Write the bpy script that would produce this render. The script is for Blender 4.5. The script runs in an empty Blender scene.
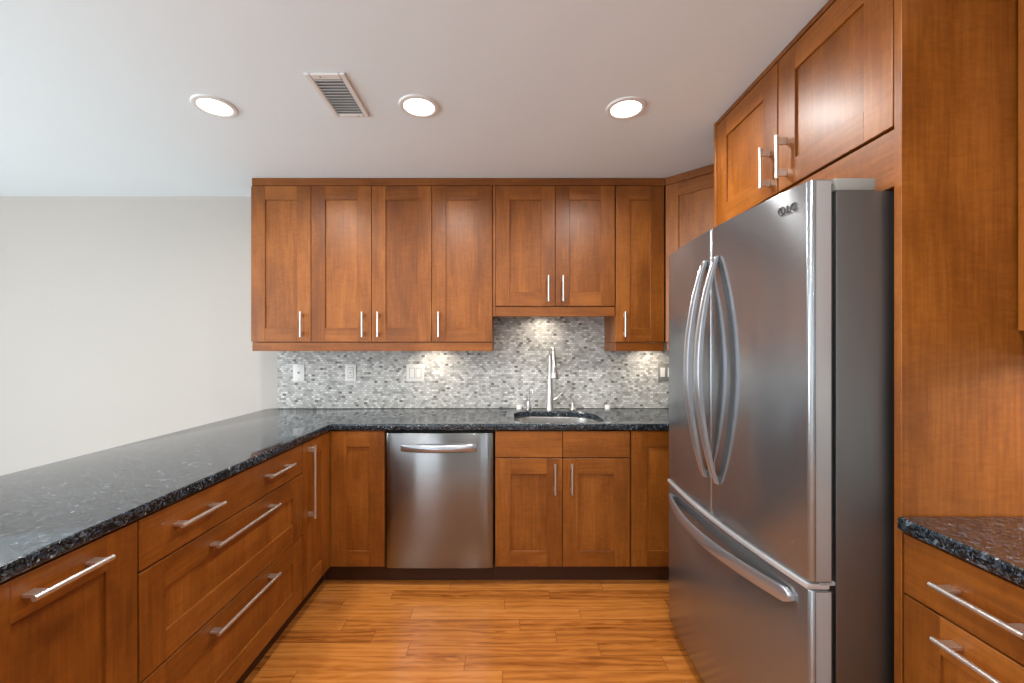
import bpy, bmesh, math, random
from mathutils import Vector, Matrix
random.seed(7)
PI = math.pi
S = bpy.context.scene
C = S.collection

# ------------------------------------------------------------------ camera
CAMH = 1.335
cd = bpy.data.cameras.new('camera')
cam = bpy.data.objects.new('camera', cd); C.objects.link(cam)
cam.location = (0, 0, CAMH); cam.rotation_euler = (PI/2, 0, 0)
cd.sensor_width = 36; cd.lens = 420/1024*36
cd.shift_x = 6/1024; cd.shift_y = 7.5/1024
cd.clip_start = 0.02
S.camera = cam
# ------------------------------------------------------------------ world, lights, exposure
w = bpy.data.worlds.new('world'); S.world = w; w.use_nodes = True
bg = w.node_tree.nodes['Background']
bg.inputs[0].default_value = (0.75, 0.87, 1.0, 1); bg.inputs[1].default_value = 2.0
S.view_settings.view_transform = 'Standard'
S.view_settings.look = 'None'
S.view_settings.exposure = 0.0
S.view_settings.gamma = 1.0
S.view_settings.use_curve_mapping = False

def area(name, loc, rot, sx, sy, power, col, shape='RECTANGLE', spread=PI):
    l = bpy.data.lights.new(name, 'AREA'); l.shape = shape; l.size = sx; l.size_y = sy
    l.energy = power; l.color = col; l.spread = spread
    o = bpy.data.objects.new(name, l); C.objects.link(o); o.location = loc; o.rotation_euler = rot
    return o
ZC = 2.42            # ceiling
XL, XR, YB, YF = -5.0, 1.64, 2.99, -4.0
DAY = (0.93, 0.97, 1.0)
# added daylight lamps at assumed, unseen window openings (left wall, and two behind the camera)
area('assumed_daylight_left', (XL+0.05, -0.35, 1.32), (0, -PI/2, 0), 1.9, 3.2, 138, DAY)
area('assumed_daylight_front', (-2.6, YF+0.05, 1.15), (PI/2, 0, 0), 2.5, 2.0, 26, DAY)
area('assumed_daylight_small', (0.35, YF+0.05, 1.45), (PI/2, 0, 0), 1.3, 1.2, 4, DAY)
CANS = [(-1.30, 1.875), (-0.388, 1.875), (0.54, 1.891), (-1.20, 0.0), (-0.37, 0.25), (0.42, 0.62), (-1.3, -1.7), (0.3, -1.7), (-3.3, -1.7)]  # entries past the visible row are unseen lamps, assumed for their light
CAN_W = 11.0
WARM = (1.0, 0.86, 0.70)
PUCKS = [(-0.49, 2.86, 1.368), (0.245, 2.86, 1.592), (1.0, 2.86, 1.368)]

# ------------------------------------------------------------------ materials
def nmat(name):
    m = bpy.data.materials.new(name); m.use_nodes = True
    nt = m.node_tree; b = nt.nodes['Principled BSDF']
    return m, nt, b
def N(nt, t, **kw):
    n = nt.nodes.new(t)
    for k, v in kw.items(): setattr(n, k, v)
    return n
def L(nt, a, b): nt.links.new(a, b)
def math_(nt, op, a, b=None, c=None):
    n = N(nt, 'ShaderNodeMath', operation=op)
    for i, v in enumerate((a, b, c)):
        if v is None: continue
        if isinstance(v, (int, float)): n.inputs[i].default_value = v
        else: L(nt, v, n.inputs[i])
    return n.outputs[0]
def ramp(nt, fac, stops, interp='LINEAR'):
    r = N(nt, 'ShaderNodeValToRGB'); r.color_ramp.interpolation = interp
    el = r.color_ramp.elements
    while len(el) < len(stops): el.new(0.5)
    for e, (p, c) in zip(el, stops):
        e.position = p; e.color = (*c, 1)
    L(nt, fac, r.inputs[0]); return r.outputs[0]
def simple(name, col, rough=0.5, metal=0.0, **kw):
    m, nt, b = nmat(name)
    b.inputs['Base Color'].default_value = (*col, 1)
    b.inputs['Roughness'].default_value = rough
    b.inputs['Metallic'].default_value = metal
    for k, v in kw.items(): b.inputs[k].default_value = v
    tc = N(nt, 'ShaderNodeTexCoord'); n = N(nt, 'ShaderNodeTexNoise')
    n.inputs['Scale'].default_value = 60; L(nt, tc.outputs['Object'], n.inputs[0])
    bp = N(nt, 'ShaderNodeBump'); bp.inputs['Strength'].default_value = 0.02; bp.inputs['Distance'].default_value = 0.001
    L(nt, n.outputs[0], bp.inputs['Height']); L(nt, bp.outputs[0], b.inputs['Normal'])
    return m

def wood(name, horiz=False, cd=(0.11, 0.027, 0.002), cm=(0.22, 0.063, 0.005), cl=(0.38, 0.125, 0.018)):
    m, nt, b = nmat(name)
    tc = N(nt, 'ShaderNodeTexCoord'); at = N(nt, 'ShaderNodeAttribute', attribute_name='piece')
    oi = N(nt, 'ShaderNodeObjectInfo')
    off = math_(nt, 'MULTIPLY_ADD', oi.outputs['Random'], 31.0, math_(nt, 'MULTIPLY', at.outputs['Fac'], 17.0))
    cx = N(nt, 'ShaderNodeCombineXYZ')
    for i in range(3): L(nt, off, cx.inputs[i])
    add = N(nt, 'ShaderNodeVectorMath', operation='ADD'); L(nt, tc.outputs['Object'], add.inputs[0]); L(nt, cx.outputs[0], add.inputs[1])
    def tex(sc, scale, detail, dist=0.0, rough=0.55):
        mp = N(nt, 'ShaderNodeMapping'); mp.inputs['Scale'].default_value = sc; L(nt, add.outputs[0], mp.inputs[0])
        t = N(nt, 'ShaderNodeTexNoise'); t.inputs['Scale'].default_value = scale; t.inputs['Detail'].default_value = detail
        t.inputs['Distortion'].default_value = dist; t.inputs['Roughness'].default_value = rough
        L(nt, mp.outputs[0], t.inputs[0]); return t.outputs[0]
    g = (0.05, 1, 1) if horiz else (1, 1, 0.05)
    fine = tex(g, 110, 6, 0.4)
    broad = tex((0.22, 1, 1) if horiz else (1, 1, 0.22), 7, 3, 0.8)
    flame = tex((1, 1, 0.35) if horiz else (0.35, 1, 1), 55, 3, 1.2)     # short cross-grain figure
    blot = tex((1, 1, 1), 3.5, 2)
    a = math_(nt, 'MULTIPLY', fine, 0.34); a = math_(nt, 'MULTIPLY_ADD', broad, 0.46, a)
    a = math_(nt, 'MULTIPLY_ADD', flame, 0.20, a); a = math_(nt, 'MULTIPLY_ADD', blot, 0.24, a)
    a = math_(nt, 'ADD', a, math_(nt, 'MULTIPLY_ADD', at.outputs['Fac'], 0.13, -0.190))
    col = ramp(nt, a, [(0.26, cd), (0.48, cm), (0.72, cl)])
    L(nt, col, b.inputs['Base Color'])
    b.inputs['Roughness'].default_value = 0.42
    b.inputs['Specular IOR Level'].default_value = 0.38
    b.inputs['Coat Weight'].default_value = 0.12; b.inputs['Coat Roughness'].default_value = 0.30
    bp = N(nt, 'ShaderNodeBump'); bp.inputs['Strength'].default_value = 0.06; bp.inputs['Distance'].default_value = 0.001
    L(nt, fine, bp.inputs['Height']); L(nt, bp.outputs[0], b.inputs['Normal'])
    return m
WV = wood('stained_wood_upright_grain'); WH = wood('stained_wood_level_grain', True)
WSHADE = wood('shade_darkened_wood', True, (0.028, 0.008, 0.003), (0.042, 0.012, 0.005), (0.06, 0.018, 0.007))  # cabinet wood with the shade under the cabinets put into its colour

def granite(name='dark_speckled_granite', ior=3.2, rough=0.075, hi=0.12):
    m, nt, b = nmat(name)
    tc = N(nt, 'ShaderNodeTexCoord')
    mp = N(nt, 'ShaderNodeMapping'); mp.inputs['Scale'].default_value = (1, 1, 1); L(nt, tc.outputs['Object'], mp.inputs[0])
    ns = N(nt, 'ShaderNodeTexNoise'); ns.inputs['Scale'].default_value = 40; L(nt, mp.outputs[0], ns.inputs[0])
    mx = N(nt, 'ShaderNodeMix', data_type='VECTOR'); mx.inputs[0].default_value = 0.02
    L(nt, mp.outputs[0], mx.inputs[4]); L(nt, ns.outputs['Color'], mx.inputs[5])
    v = N(nt, 'ShaderNodeTexVoronoi'); v.inputs['Scale'].default_value = 230; L(nt, mx.outputs[1], v.inputs[0])
    sp = N(nt, 'ShaderNodeSeparateColor'); L(nt, v.outputs['Color'], sp.inputs[0])
    c1 = ramp(nt, sp.outputs[0], [(0.0, (0.006, 0.008, 0.010)), (0.5, (0.016, 0.019, 0.022)), (0.72, (0.03, 0.045, 0.065)),
                                   (0.86, (0.055, 0.06, 0.055)), (0.93, (0.08, 0.11, 0.15)), (0.985, (hi, hi*1.08, hi*1.08))], 'CONSTANT')
    v2 = N(nt, 'ShaderNodeTexVoronoi'); v2.inputs['Scale'].default_value = 95; L(nt, mx.outputs[1], v2.inputs[0])
    sp2 = N(nt, 'ShaderNodeSeparateColor'); L(nt, v2.outputs['Color'], sp2.inputs[0])
    c2 = ramp(nt, sp2.outputs[1], [(0.0, (0.0, 0.0, 0.0)), (0.82, (0.018, 0.025, 0.033)), (0.965, (0.08, 0.10, 0.12))], 'CONSTANT')
    ad = N(nt, 'ShaderNodeMix', data_type='RGBA', blend_type='ADD'); ad.inputs[0].default_value = 1
    L(nt, c1, ad.inputs[6]); L(nt, c2, ad.inputs[7])
    L(nt, ad.outputs[2], b.inputs['Base Color'])
    b.inputs['Roughness'].default_value = rough; b.inputs['IOR'].default_value = ior
    return m
GR = granite(); GRE = granite('granite_edge', 1.5, 0.16, 0.34)

def tile():
    m, nt, b = nmat('small_mosaic_tile')
    tc = N(nt, 'ShaderNodeTexCoord'); sx = N(nt, 'ShaderNodeSeparateXYZ'); L(nt, tc.outputs['Object'], sx.inputs[0])
    H, Wd = 0.0152, 0.0240
    zr = math_(nt, 'DIVIDE', sx.outputs[2], H); row = math_(nt, 'FLOOR', zr); fz = math_(nt, 'FRACT', zr)
    half = math_(nt, 'MULTIPLY', math_(nt, 'MODULO', math_(nt, 'ADD', row, 1000), 2.0), 0.5)
    xr = math_(nt, 'ADD', math_(nt, 'DIVIDE', sx.outputs[0], Wd), half); colm = math_(nt, 'FLOOR', xr); fx = math_(nt, 'FRACT', xr)
    cv = N(nt, 'ShaderNodeCombineXYZ'); L(nt, colm, cv.inputs[0]); L(nt, row, cv.inputs[1])
    wn = N(nt, 'ShaderNodeTexWhiteNoise', noise_dimensions='2D'); L(nt, cv.outputs[0], wn.inputs[0])
    c = ramp(nt, wn.outputs['Value'], [(0.0, (0.16, 0.155, 0.145)), (0.022, (0.33, 0.33, 0.31)), (0.13, (0.45, 0.45, 0.43)), (0.32, (0.54, 0.54, 0.52)),
                                       (0.56, (0.63, 0.63, 0.605)), (0.76, (0.71, 0.71, 0.69)), (0.93, (0.82, 0.82, 0.80))], 'CONSTANT')
    nz = N(nt, 'ShaderNodeTexNoise'); nz.inputs['Scale'].default_value = 90; nz.inputs['Detail'].default_value = 3; L(nt, tc.outputs['Object'], nz.inputs[0])
    mv = N(nt, 'ShaderNodeMix', data_type='RGBA', blend_type='MULTIPLY'); mv.inputs[0].default_value = 0.5
    L(nt, c, mv.inputs[6]); L(nt, ramp(nt, nz.outputs[0], [(0.3, (0.72, 0.72, 0.70)), (0.65, (1, 1, 1))]), mv.inputs[7])
    gx = math_(nt, 'LESS_THAN', math_(nt, 'ABSOLUTE', math_(nt, 'SUBTRACT', fx, 0.5)), 0.46)
    gz = math_(nt, 'LESS_THAN', math_(nt, 'ABSOLUTE', math_(nt, 'SUBTRACT', fz, 0.5)), 0.435)
    inside = math_(nt, 'MULTIPLY', gx, gz)
    mg = N(nt, 'ShaderNodeMix', data_type='RGBA'); L(nt, inside, mg.inputs[0]); mg.inputs[6].default_value = (0.34, 0.33, 0.31, 1); L(nt, mv.outputs[2], mg.inputs[7])
    L(nt, mg.outputs[2], b.inputs['Base Color'])
    b.inputs['Roughness'].default_value = 0.3
    bp = N(nt, 'ShaderNodeBump'); bp.inputs['Strength'].default_value = 0.5; bp.inputs['Distance'].default_value = 0.0008
    L(nt, inside, bp.inputs['Height']); L(nt, bp.outputs[0], b.inputs['Normal'])
    return m
TILE = tile()

def floor_mat():
    m, nt, b = nmat('honey_hardwood_planks')
    tc = N(nt, 'ShaderNodeTexCoord'); sx = N(nt, 'ShaderNodeSeparateXYZ'); L(nt, tc.outputs['Object'], sx.inputs[0])
    W = 0.083
    yr = math_(nt, 'DIVIDE', sx.outputs[1], W); row = math_(nt, 'FLOOR', yr); fy = math_(nt, 'FRACT', yr)
    wr = N(nt, 'ShaderNodeTexWhiteNoise', noise_dimensions='1D'); L(nt, row, wr.inputs['W'])
    xs = math_(nt, 'ADD', math_(nt, 'DIVIDE', sx.outputs[0], 0.85), math_(nt, 'MULTIPLY', wr.outputs['Value'], 7.0))
    colm = math_(nt, 'FLOOR', xs); fx = math_(nt, 'FRACT', xs)
    cv = N(nt, 'ShaderNodeCombineXYZ'); L(nt, colm, cv.inputs[0]); L(nt, row, cv.inputs[1])
    wn = N(nt, 'ShaderNodeTexWhiteNoise', noise_dimensions='2D'); L(nt, cv.outputs[0], wn.inputs[0])
    vs = N(nt, 'ShaderNodeVectorMath', operation='SCALE'); L(nt, wn.outputs['Color'], vs.inputs[0]); vs.inputs['Scale'].default_value = 20
    ad = N(nt, 'ShaderNodeVectorMath', operation='ADD'); L(nt, tc.outputs['Object'], ad.inputs[0]); L(nt, vs.outputs[0], ad.inputs[1])
    def tex(sc, s, d, dist):
        mp = N(nt, 'ShaderNodeMapping'); mp.inputs['Scale'].default_value = sc; L(nt, ad.outputs[0], mp.inputs[0])
        t = N(nt, 'ShaderNodeTexNoise'); t.inputs['Scale'].default_value = s; t.inputs['Detail'].default_value = d; t.inputs['Distortion'].default_value = dist
        L(nt, mp.outputs[0], t.inputs[0]); return t.outputs[0]
    base = tex((0.14, 1, 1), 26, 5, 2.2)
    mp = N(nt, 'ShaderNodeMapping'); mp.inputs['Scale'].default_value = (0.13, 1, 1); L(nt, ad.outputs[0], mp.inputs[0])
    wv = N(nt, 'ShaderNodeTexWave', bands_direction='Y'); wv.inputs['Scale'].default_value = 9; wv.inputs['Distortion'].default_value = 9
    wv.inputs['Detail'].default_value = 3; wv.inputs['Detail Scale'].default_value = 1.4; L(nt, mp.outputs[0], wv.inputs[0])
    a = math_(nt, 'MULTIPLY', base, 0.48); a = math_(nt, 'MULTIPLY_ADD', wv.outputs['Fac'], 0.17, a)
    a = math_(nt, 'MULTIPLY_ADD', wn.outputs['Value'], 0.22, a)
    col = ramp(nt, a, [(0.22, (0.24, 0.070, 0.012)), (0.38, (0.41, 0.135, 0.024)), (0.52, (0.51, 0.182, 0.034)), (0.72, (0.60, 0.24, 0.055))])
    dk = tex((0.16, 1, 1), 9, 4, 2.2)           # dark mineral streaks
    dkm = ramp(nt, dk, [(0.66, (1, 1, 1)), (0.72, (0.62, 0.50, 0.42))])
    mm = N(nt, 'ShaderNodeMix', data_type='RGBA', blend_type='MULTIPLY'); mm.inputs[0].default_value = 1; L(nt, col, mm.inputs[6]); L(nt, dkm, mm.inputs[7])
    jy = math_(nt, 'LESS_THAN', math_(nt, 'ABSOLUTE', math_(nt, 'SUBTRACT', fy, 0.5)), 0.49)
    jx = math_(nt, 'LESS_THAN', math_(nt, 'ABSOLUTE', math_(nt, 'SUBTRACT', fx, 0.5)), 0.4985)
    ins = math_(nt, 'MULTIPLY', jx, jy)
    mg = N(nt, 'ShaderNodeMix', data_type='RGBA'); L(nt, ins, mg.inputs[0]); mg.inputs[6].default_value = (0.20, 0.07, 0.02, 1); L(nt, mm.outputs[2], mg.inputs[7])
    L(nt, mg.outputs[2], b.inputs['Base Color'])
    b.inputs['Roughness'].default_value = 0.22
    bp = N(nt, 'ShaderNodeBump'); bp.inputs['Strength'].default_value = 0.25; bp.inputs['Distance'].default_value = 0.0008
    L(nt, ins, bp.inputs['Height']); L(nt, bp.outputs[0], b.inputs['Normal'])
    return m
FLOOR = floor_mat()

def steel(name, col, rough, aniso=0.0, rot=0.0, grain='z', var=0.10):
    m, nt, b = nmat(name)
    tc = N(nt, 'ShaderNodeTexCoord'); mp = N(nt, 'ShaderNodeMapping')
    mp.inputs['Scale'].default_value = {'z': (240, 240, 1.2), 'x': (1.2, 240, 240), 'y': (240, 1.2, 240)}[grain]
    L(nt, tc.outputs['Object'], mp.inputs[0]); n = N(nt, 'ShaderNodeTexNoise'); n.inputs['Scale'].default_value = 2; n.inputs['Detail'].default_value = 4
    L(nt, mp.outputs[0], n.inputs[0])
    lo = tuple(c*(1-var) for c in col); hi = tuple(c*(1+var) for c in col)
    L(nt, ramp(nt, n.outputs[0], [(0.35, lo), (0.65, hi)]), b.inputs['Base Color'])
    b.inputs['Metallic'].default_value = 1.0; b.inputs['Roughness'].default_value = rough
    if aniso:
        b.inputs['Anisotropic'].default_value = aniso
        tg = N(nt, 'ShaderNodeCombineXYZ'); tg.inputs[2].default_value = 1; L(nt, tg.outputs[0], b.inputs['Tangent'])
        b.inputs['Anisotropic Rotation'].default_value = rot
    return m
SS_F = steel('brushed_steel_fridge_door', (0.325, 0.345, 0.365), 0.19, 0.95, 0.0, 'z', 0.04)
SS_F.node_tree.nodes['Principled BSDF'].inputs['Metallic'].default_value = 0.85
SS_DARK = steel('grey_painted_steel_case', (0.21, 0.212, 0.212), 0.42, var=0.02)
SS_H = steel('satin_steel_handle', (0.60, 0.60, 0.61), 0.2, var=0.02)
SS_FH = steel('silver_satin_fridge_handle', (0.44, 0.455, 0.48), 0.22, var=0.02)
SS_FH.node_tree.nodes['Principled BSDF'].inputs['Metallic'].default_value = 0.78
SS_TR = steel('bright_silver_edge', (0.72, 0.73, 0.75), 0.3, var=0.02)
SS_TR.node_tree.nodes['Principled BSDF'].inputs['Metallic'].default_value = 0.6
SS_SIDE = steel('smooth_silver_door_side', (0.44, 0.45, 0.46), 0.3, var=0.02)
SS_SIDE.node_tree.nodes['Principled BSDF'].inputs['Metallic'].default_value = 0.5
SS_D = steel('brushed_steel_dishwasher', (0.25, 0.25, 0.25), 0.17, 1.0, 0.0, 'x', 0.03)
NICKEL = steel('brushed_nickel', (0.74, 0.72, 0.69), 0.30, var=0.03)
NICKEL.node_tree.nodes['Principled BSDF'].inputs['Metallic'].default_value = 0.92
SINKM = steel('satin_sink_steel', (0.66, 0.65, 0.62), 0.3, var=0.04)
CHROME = simple('polished_chrome', (0.75, 0.75, 0.76), 0.08, 1.0)
WALLM = simple('warm_white_wall_paint', (0.50, 0.468, 0.43), 0.85)
CEILM = simple('flat_ceiling_paint', (0.83, 0.905, 0.94), 0.95)
BOUNCE_CARPET = simple('added_pale_bounce_carpet', (0.60, 0.59, 0.57), 0.95)
WHITE = simple('white_plastic', (0.80, 0.79, 0.76), 0.4)
WHITEM = simple('white_enamel', (0.80, 0.80, 0.78), 0.45)
GREYP = simple('grey_plastic', (0.30, 0.30, 0.30), 0.5)
GREYB = simple('dark_grey_badge', (0.07, 0.07, 0.075), 0.35)
HINGE = simple('grey_hinge_plastic', (0.24, 0.24, 0.225), 0.45)
BLACK = simple('black_rubber', (0.012, 0.012, 0.013), 0.6)
GLASS = simple('window_glass', (1, 1, 1), 0.0); GLASS.node_tree.nodes['Principled BSDF'].inputs['Transmission Weight'].default_value = 1
GLASS.node_tree.nodes['Principled BSDF'].inputs['IOR'].default_value = 1.05
def emis(name, col, s):
    m, nt, b = nmat(name)
    b.inputs['Base Color'].default_value = (0.8, 0.8, 0.8, 1)
    b.inputs['Emission Color'].default_value = (*col, 1); b.inputs['Emission Strength'].default_value = s
    return m
LENS = emis('lit_lamp_lens', (1.0, 0.95, 0.88), 6.0)
PUCKL = emis('lit_puck_lens', (1.0, 0.82, 0.62), 5.0)

# ------------------------------------------------------------------ mesh helpers
def newbm():
    bm = bmesh.new(); bm.faces.layers.float.new('piece'); return bm
def box(bm, x0, x1, y0, y1, z0, z1, bev=0.0015, mi=0, seg=1):
    t = bmesh.new(); lay = t.faces.layers.float.new('piece')
    bmesh.ops.create_cube(t, size=1)
    for v in t.verts:
        v.co = Vector(((x0+x1)/2+v.co.x*(x1-x0), (y0+y1)/2+v.co.y*(y1-y0), (z0+z1)/2+v.co.z*(z1-z0)))
    if bev > 0:
        b = min(bev, 0.45*min(abs(x1-x0), abs(y1-y0), abs(z1-z0)))
        bmesh.ops.bevel(t, geom=list(t.edges), offset=b, segments=seg, affect='EDGES', profile=0.5)
    p = random.random()
    for f in t.faces: f.material_index = mi; f[lay] = p
    bmesh.ops.recalc_face_normals(t, faces=t.faces)
    merge(bm, t)
def merge(bm, t):
    if 'piece' not in t.faces.layers.float: t.faces.layers.float.new('piece')
    if 'piece' not in bm.faces.layers.float: bm.faces.layers.float.new('piece')
    me = bpy.data.meshes.new('tmp'); t.to_mesh(me); t.free()
    bm.from_mesh(me); bpy.data.meshes.remove(me)
def tube(bm, pts, r, seg=14, mi=0, caps=True, flat=1.0, up=None):
    """sweep a circle (or ellipse) along pts; r = radius or list"""
    pts = [Vector(p) for p in pts]; n = len(pts)
    rs = r if isinstance(r, (list, tuple)) else [r]*n
    t = bmesh.new(); rings = []
    d0 = (pts[1]-pts[0]).normalized()
    a = Vector(up) if up else (Vector((0, 0, 1)) if abs(d0.z) < 0.9 else Vector((1, 0, 0)))
    a = (a - d0*a.dot(d0)).normalized()
    for i, p in enumerate(pts):
        d = (pts[min(i+1, n-1)] - pts[max(i-1, 0)]).normalized()
        a = (a - d*a.dot(d)).normalized(); b = d.cross(a)
        rings.append([t.verts.new(p + a*math.cos(2*PI*k/seg)*rs[i] + b*math.sin(2*PI*k/seg)*rs[i]*flat) for k in range(seg)])
    for i in range(n-1):
        for k in range(seg):
            t.faces.new((rings[i][k], rings[i][(k+1) % seg], rings[i+1][(k+1) % seg], rings[i+1][k]))
    if caps: t.faces.new(rings[0][::-1]); t.faces.new(rings[-1])
    for f in t.faces: f.material_index = mi
    bmesh.ops.recalc_face_normals(t, faces=t.faces)
    merge(bm, t)
def lathe(bm, prof, cx, cy, seg=32, mi=0, cz=0.0):
    t = bmesh.new(); rings = []
    for (r, z) in prof:
        rings.append([t.verts.new((cx, cy, cz+z))] if r < 1e-6 else [t.verts.new((cx+r*math.cos(2*PI*k/seg), cy+r*math.sin(2*PI*k/seg), cz+z)) for k in range(seg)])
    for a, b in zip(rings, rings[1:]):
        for k in range(seg):
            q = (k+1) % seg
            if len(a) == 1 and len(b) == 1: continue
            if len(a) == 1: t.faces.new((a[0], b[q], b[k]))
            elif len(b) == 1: t.faces.new((a[k], a[q], b[0]))
            else: t.faces.new((a[k], a[q], b[q], b[k]))
    for f in t.faces: f.material_index = mi
    bmesh.ops.recalc_face_normals(t, faces=t.faces)
    merge(bm, t)
def prism(bm, poly, z0, z1, bev=0.0, mi=0, holes=(), seg=2):
    """vertical prism over a plan outline, optional holes, eased top and bottom rims"""
    t = bmesh.new(); es = []
    for lp in (poly,)+tuple(holes):
        vs = [t.verts.new((x, y, z0)) for x, y in lp]
        es += [t.edges.new((vs[i], vs[(i+1) % len(vs)])) for i in range(len(vs))]
    if holes: bmesh.ops.triangle_fill(t, use_beauty=True, edges=es)
    else: t.faces.new(list(t.verts))
    fs = list(t.faces)
    r = bmesh.ops.extrude_face_region(t, geom=fs)
    bmesh.ops.translate(t, verts=[g for g in r['geom'] if isinstance(g, bmesh.types.BMVert)], vec=(0, 0, z1-z0))
    bmesh.ops.recalc_face_normals(t, faces=t.faces)
    if bev:
        e = [e for e in t.edges if len(e.link_faces) == 2 and e.calc_face_angle(0) > 1.2 and abs(e.verts[0].co.z-e.verts[1].co.z) < 1e-6]
        bmesh.ops.bevel(t, geom=e, offset=bev, segments=seg, affect='EDGES', profile=0.5)
    for f in t.faces: f.material_index = mi
    merge(bm, t)
def obj(name, bm, mats, parent=None, smooth=True, world=False, angle=32):
    me = bpy.data.meshes.new(name)
    if world and parent is not None:
        bmesh.ops.translate(bm, verts=bm.verts, vec=-Vector(WLOC[parent.name]))
    bm.to_mesh(me); bm.free()
    for m in (mats if isinstance(mats, (list, tuple)) else [mats]): me.materials.append(m)
    if smooth:
        me.shade_smooth(); me.set_sharp_from_angle(angle=math.radians(angle))
    o = bpy.data.objects.new(name, me); C.objects.link(o)
    if parent is not None: o.parent = parent
    WLOC[o.name] = WLOC[parent.name] if (parent is not None and parent.name in WLOC) else (0, 0, 0)
    return o
WLOC = {}
def thing(name, label, cat, loc=(0, 0, 0), rotz=0.0, group=None):
    o = bpy.data.objects.new(name, None); C.objects.link(o); o.empty_display_size = 0.05
    o.location = loc; o.rotation_euler = (0, 0, rotz); o['label'] = label; o['category'] = cat
    if group: o['group'] = group
    WLOC[o.name] = tuple(loc)
    return o
def tag(o, label, cat, group=None, kind=None):
    o['label'] = label; o['category'] = cat
    if group: o['group'] = group
    if kind: o['kind'] = kind
    return o
def struct(name, bm, mats, parent=None):
    o = obj(name, bm, mats, parent)
    if parent is None: o['kind'] = 'structure'
    return o

# ------------------------------------------------------------------ the room
T = 0.12
bm = newbm(); box(bm, -1.63, XR, -1.5, YB, -0.05, 0.0, 0); struct('floor', bm, FLOOR)
bm = newbm(); box(bm, XL, -1.63, YF, YB, -0.05, 0.0, 0); box(bm, -1.63, XR, YF, -1.5, -0.05, 0.0, 0); struct('floor_dining_added', bm, BOUNCE_CARPET)  # unseen carpet added so less orange light bounces onto the ceiling
bm = newbm(); box(bm, XL-T, XR+T, YF-T, YB+T, ZC, ZC+0.1, 0); struct('ceiling', bm, CEILM)
bm = newbm(); box(bm, XL-T, XR+T, YB, YB+T, 0, ZC, 0); struct('wall_back', bm, WALLM)
bm = newbm(); box(bm, XR, XR+T, YF, YB, 0, ZC, 0); struct('wall_right', bm, WALLM)
def wall_holes(name, axis, c0, c1, s0, s1, holes):
    """wall between s0..s1 along its run with window openings (a0,a1,z0,z1)"""
    bm = newbm()
    def b(a0, a1, z0, z1):
        if a1-a0 < 1e-4 or z1-z0 < 1e-4: return
        if axis == 'x': box(bm, a0, a1, c0, c1, z0, z1, 0)
        else: box(bm, c0, c1, a0, a1, z0, z1, 0)
    a = s0
    for (a0, a1, z0, z1) in holes:
        b(a, a0, 0, ZC); b(a0, a1, 0, z0); b(a0, a1, z1, ZC); a = a1
    b(a, s1, 0, ZC)
    struct(name, bm, WALLM)
wl = [(-2.0, 1.3, 0.35, 2.25)]; wf = [(-3.9, -1.3, 0.1, 2.15), (-0.35, 1.05, 0.85, 2.1)]  # unseen windows, assumed mainly to bring in light
wall_holes('wall_left', 'y', XL-T, XL, YF, YB, wl)
wall_holes('wall_front', 'x', YF-T, YF, XL, XR, wf)
def window(name, axis, c0, c1, a0, a1, z0, z1, n):
    bm = newbm(); f = 0.05; g = 0.002
    a0 += g; a1 -= g; z0 += g; z1 -= g
    def b(bm, p0, p1, q0, q1, e0=c0+0.03, e1=c1-0.03):
        if axis == 'x': box(bm, p0, p1, e0, e1, q0, q1, 0.002)
        else: box(bm, e0, e1, p0, p1, q0, q1, 0.002)
    b(bm, a0, a1, z0, z0+f); b(bm, a0, a1, z1-f, z1); b(bm, a0, a0+f, z0+f, z1-f); b(bm, a1-f, a1, z0+f, z1-f)
    for k in range(1, n):
        x = a0+(a1-a0)*k/n; b(bm, x-f/2, x+f/2, z0+f, z1-f)
    o = struct(name, bm, WHITEM)
    bm = newbm(); m = (c0+c1)/2; b(bm, a0+f*.5, a1-f*.5, z0+f*.5, z1-f*.5, m-0.003, m+0.003)
    obj('pane', bm, GLASS, o)
window('assumed_window_1', 'y', XL-T, XL, *wl[0], 3)
window('assumed_window_2', 'x', YF-T, YF, *wf[0], 2)
window('assumed_window_3', 'x', YF-T, YF, *wf[1], 2)
bm = newbm(); box(bm, XL, -1.70, YB-0.014, YB, 0, 0.10, 0.003); struct('baseboard_back', bm, WHITEM)
bm = newbm(); box(bm, XL, XL+0.014, YF, YB-0.015, 0, 0.10, 0.003); struct('baseboard_left', bm, WHITEM)

# ------------------------------------------------------------------ recessed lights and vent
def can(x, y, label):
    t = thing('ceiling_light', label, 'ceiling light', (x, y, ZC), 0, 'recessed ceiling lights')
    bm = newbm(); lathe(bm, [(0.066, -0.002), (0.068, -0.007), (0.076, -0.009), (0.086, -0.0065), (0.089, -0.001), (0.089, 0)], 0, 0, 40)
    obj('trim_ring', bm, WHITEM, t)
    bm = newbm(); lathe(bm, [(0, -0.0115), (0.03, -0.0105), (0.055, -0.0075), (0.0665, -0.003), (0.0665, -0.0005)], 0, 0, 40)
    obj('lens', bm, LENS, t)
    a = area('ceiling_lamp', (x, y, ZC-0.014), (0, 0, 0), 0.12, 0.12, CAN_W, (1.0, 0.97, 0.93), 'DISK', math.radians(168))
for i, (x, y) in enumerate(CANS):
    lab = ['round lit recessed ceiling light, leftmost, left of the air vent', 'round lit recessed ceiling light just right of the air vent',
           'round lit recessed ceiling light nearest the refrigerator, right of the middle one'][i] if i < 3 else \
          'added round recessed ceiling light, unseen, assumed for its light'
    can(x, y, lab)
vx0, vx1, vy0, vy1 = -0.795, -0.632, 1.645, 1.955
t = thing('air_vent', 'white rectangular slatted air vent in the ceiling between two lights', 'vent', ((vx0+vx1)/2, (vy0+vy1)/2, ZC))
bm = newbm(); z1 = ZC; z0 = ZC-0.009; fw = 0.024
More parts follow.
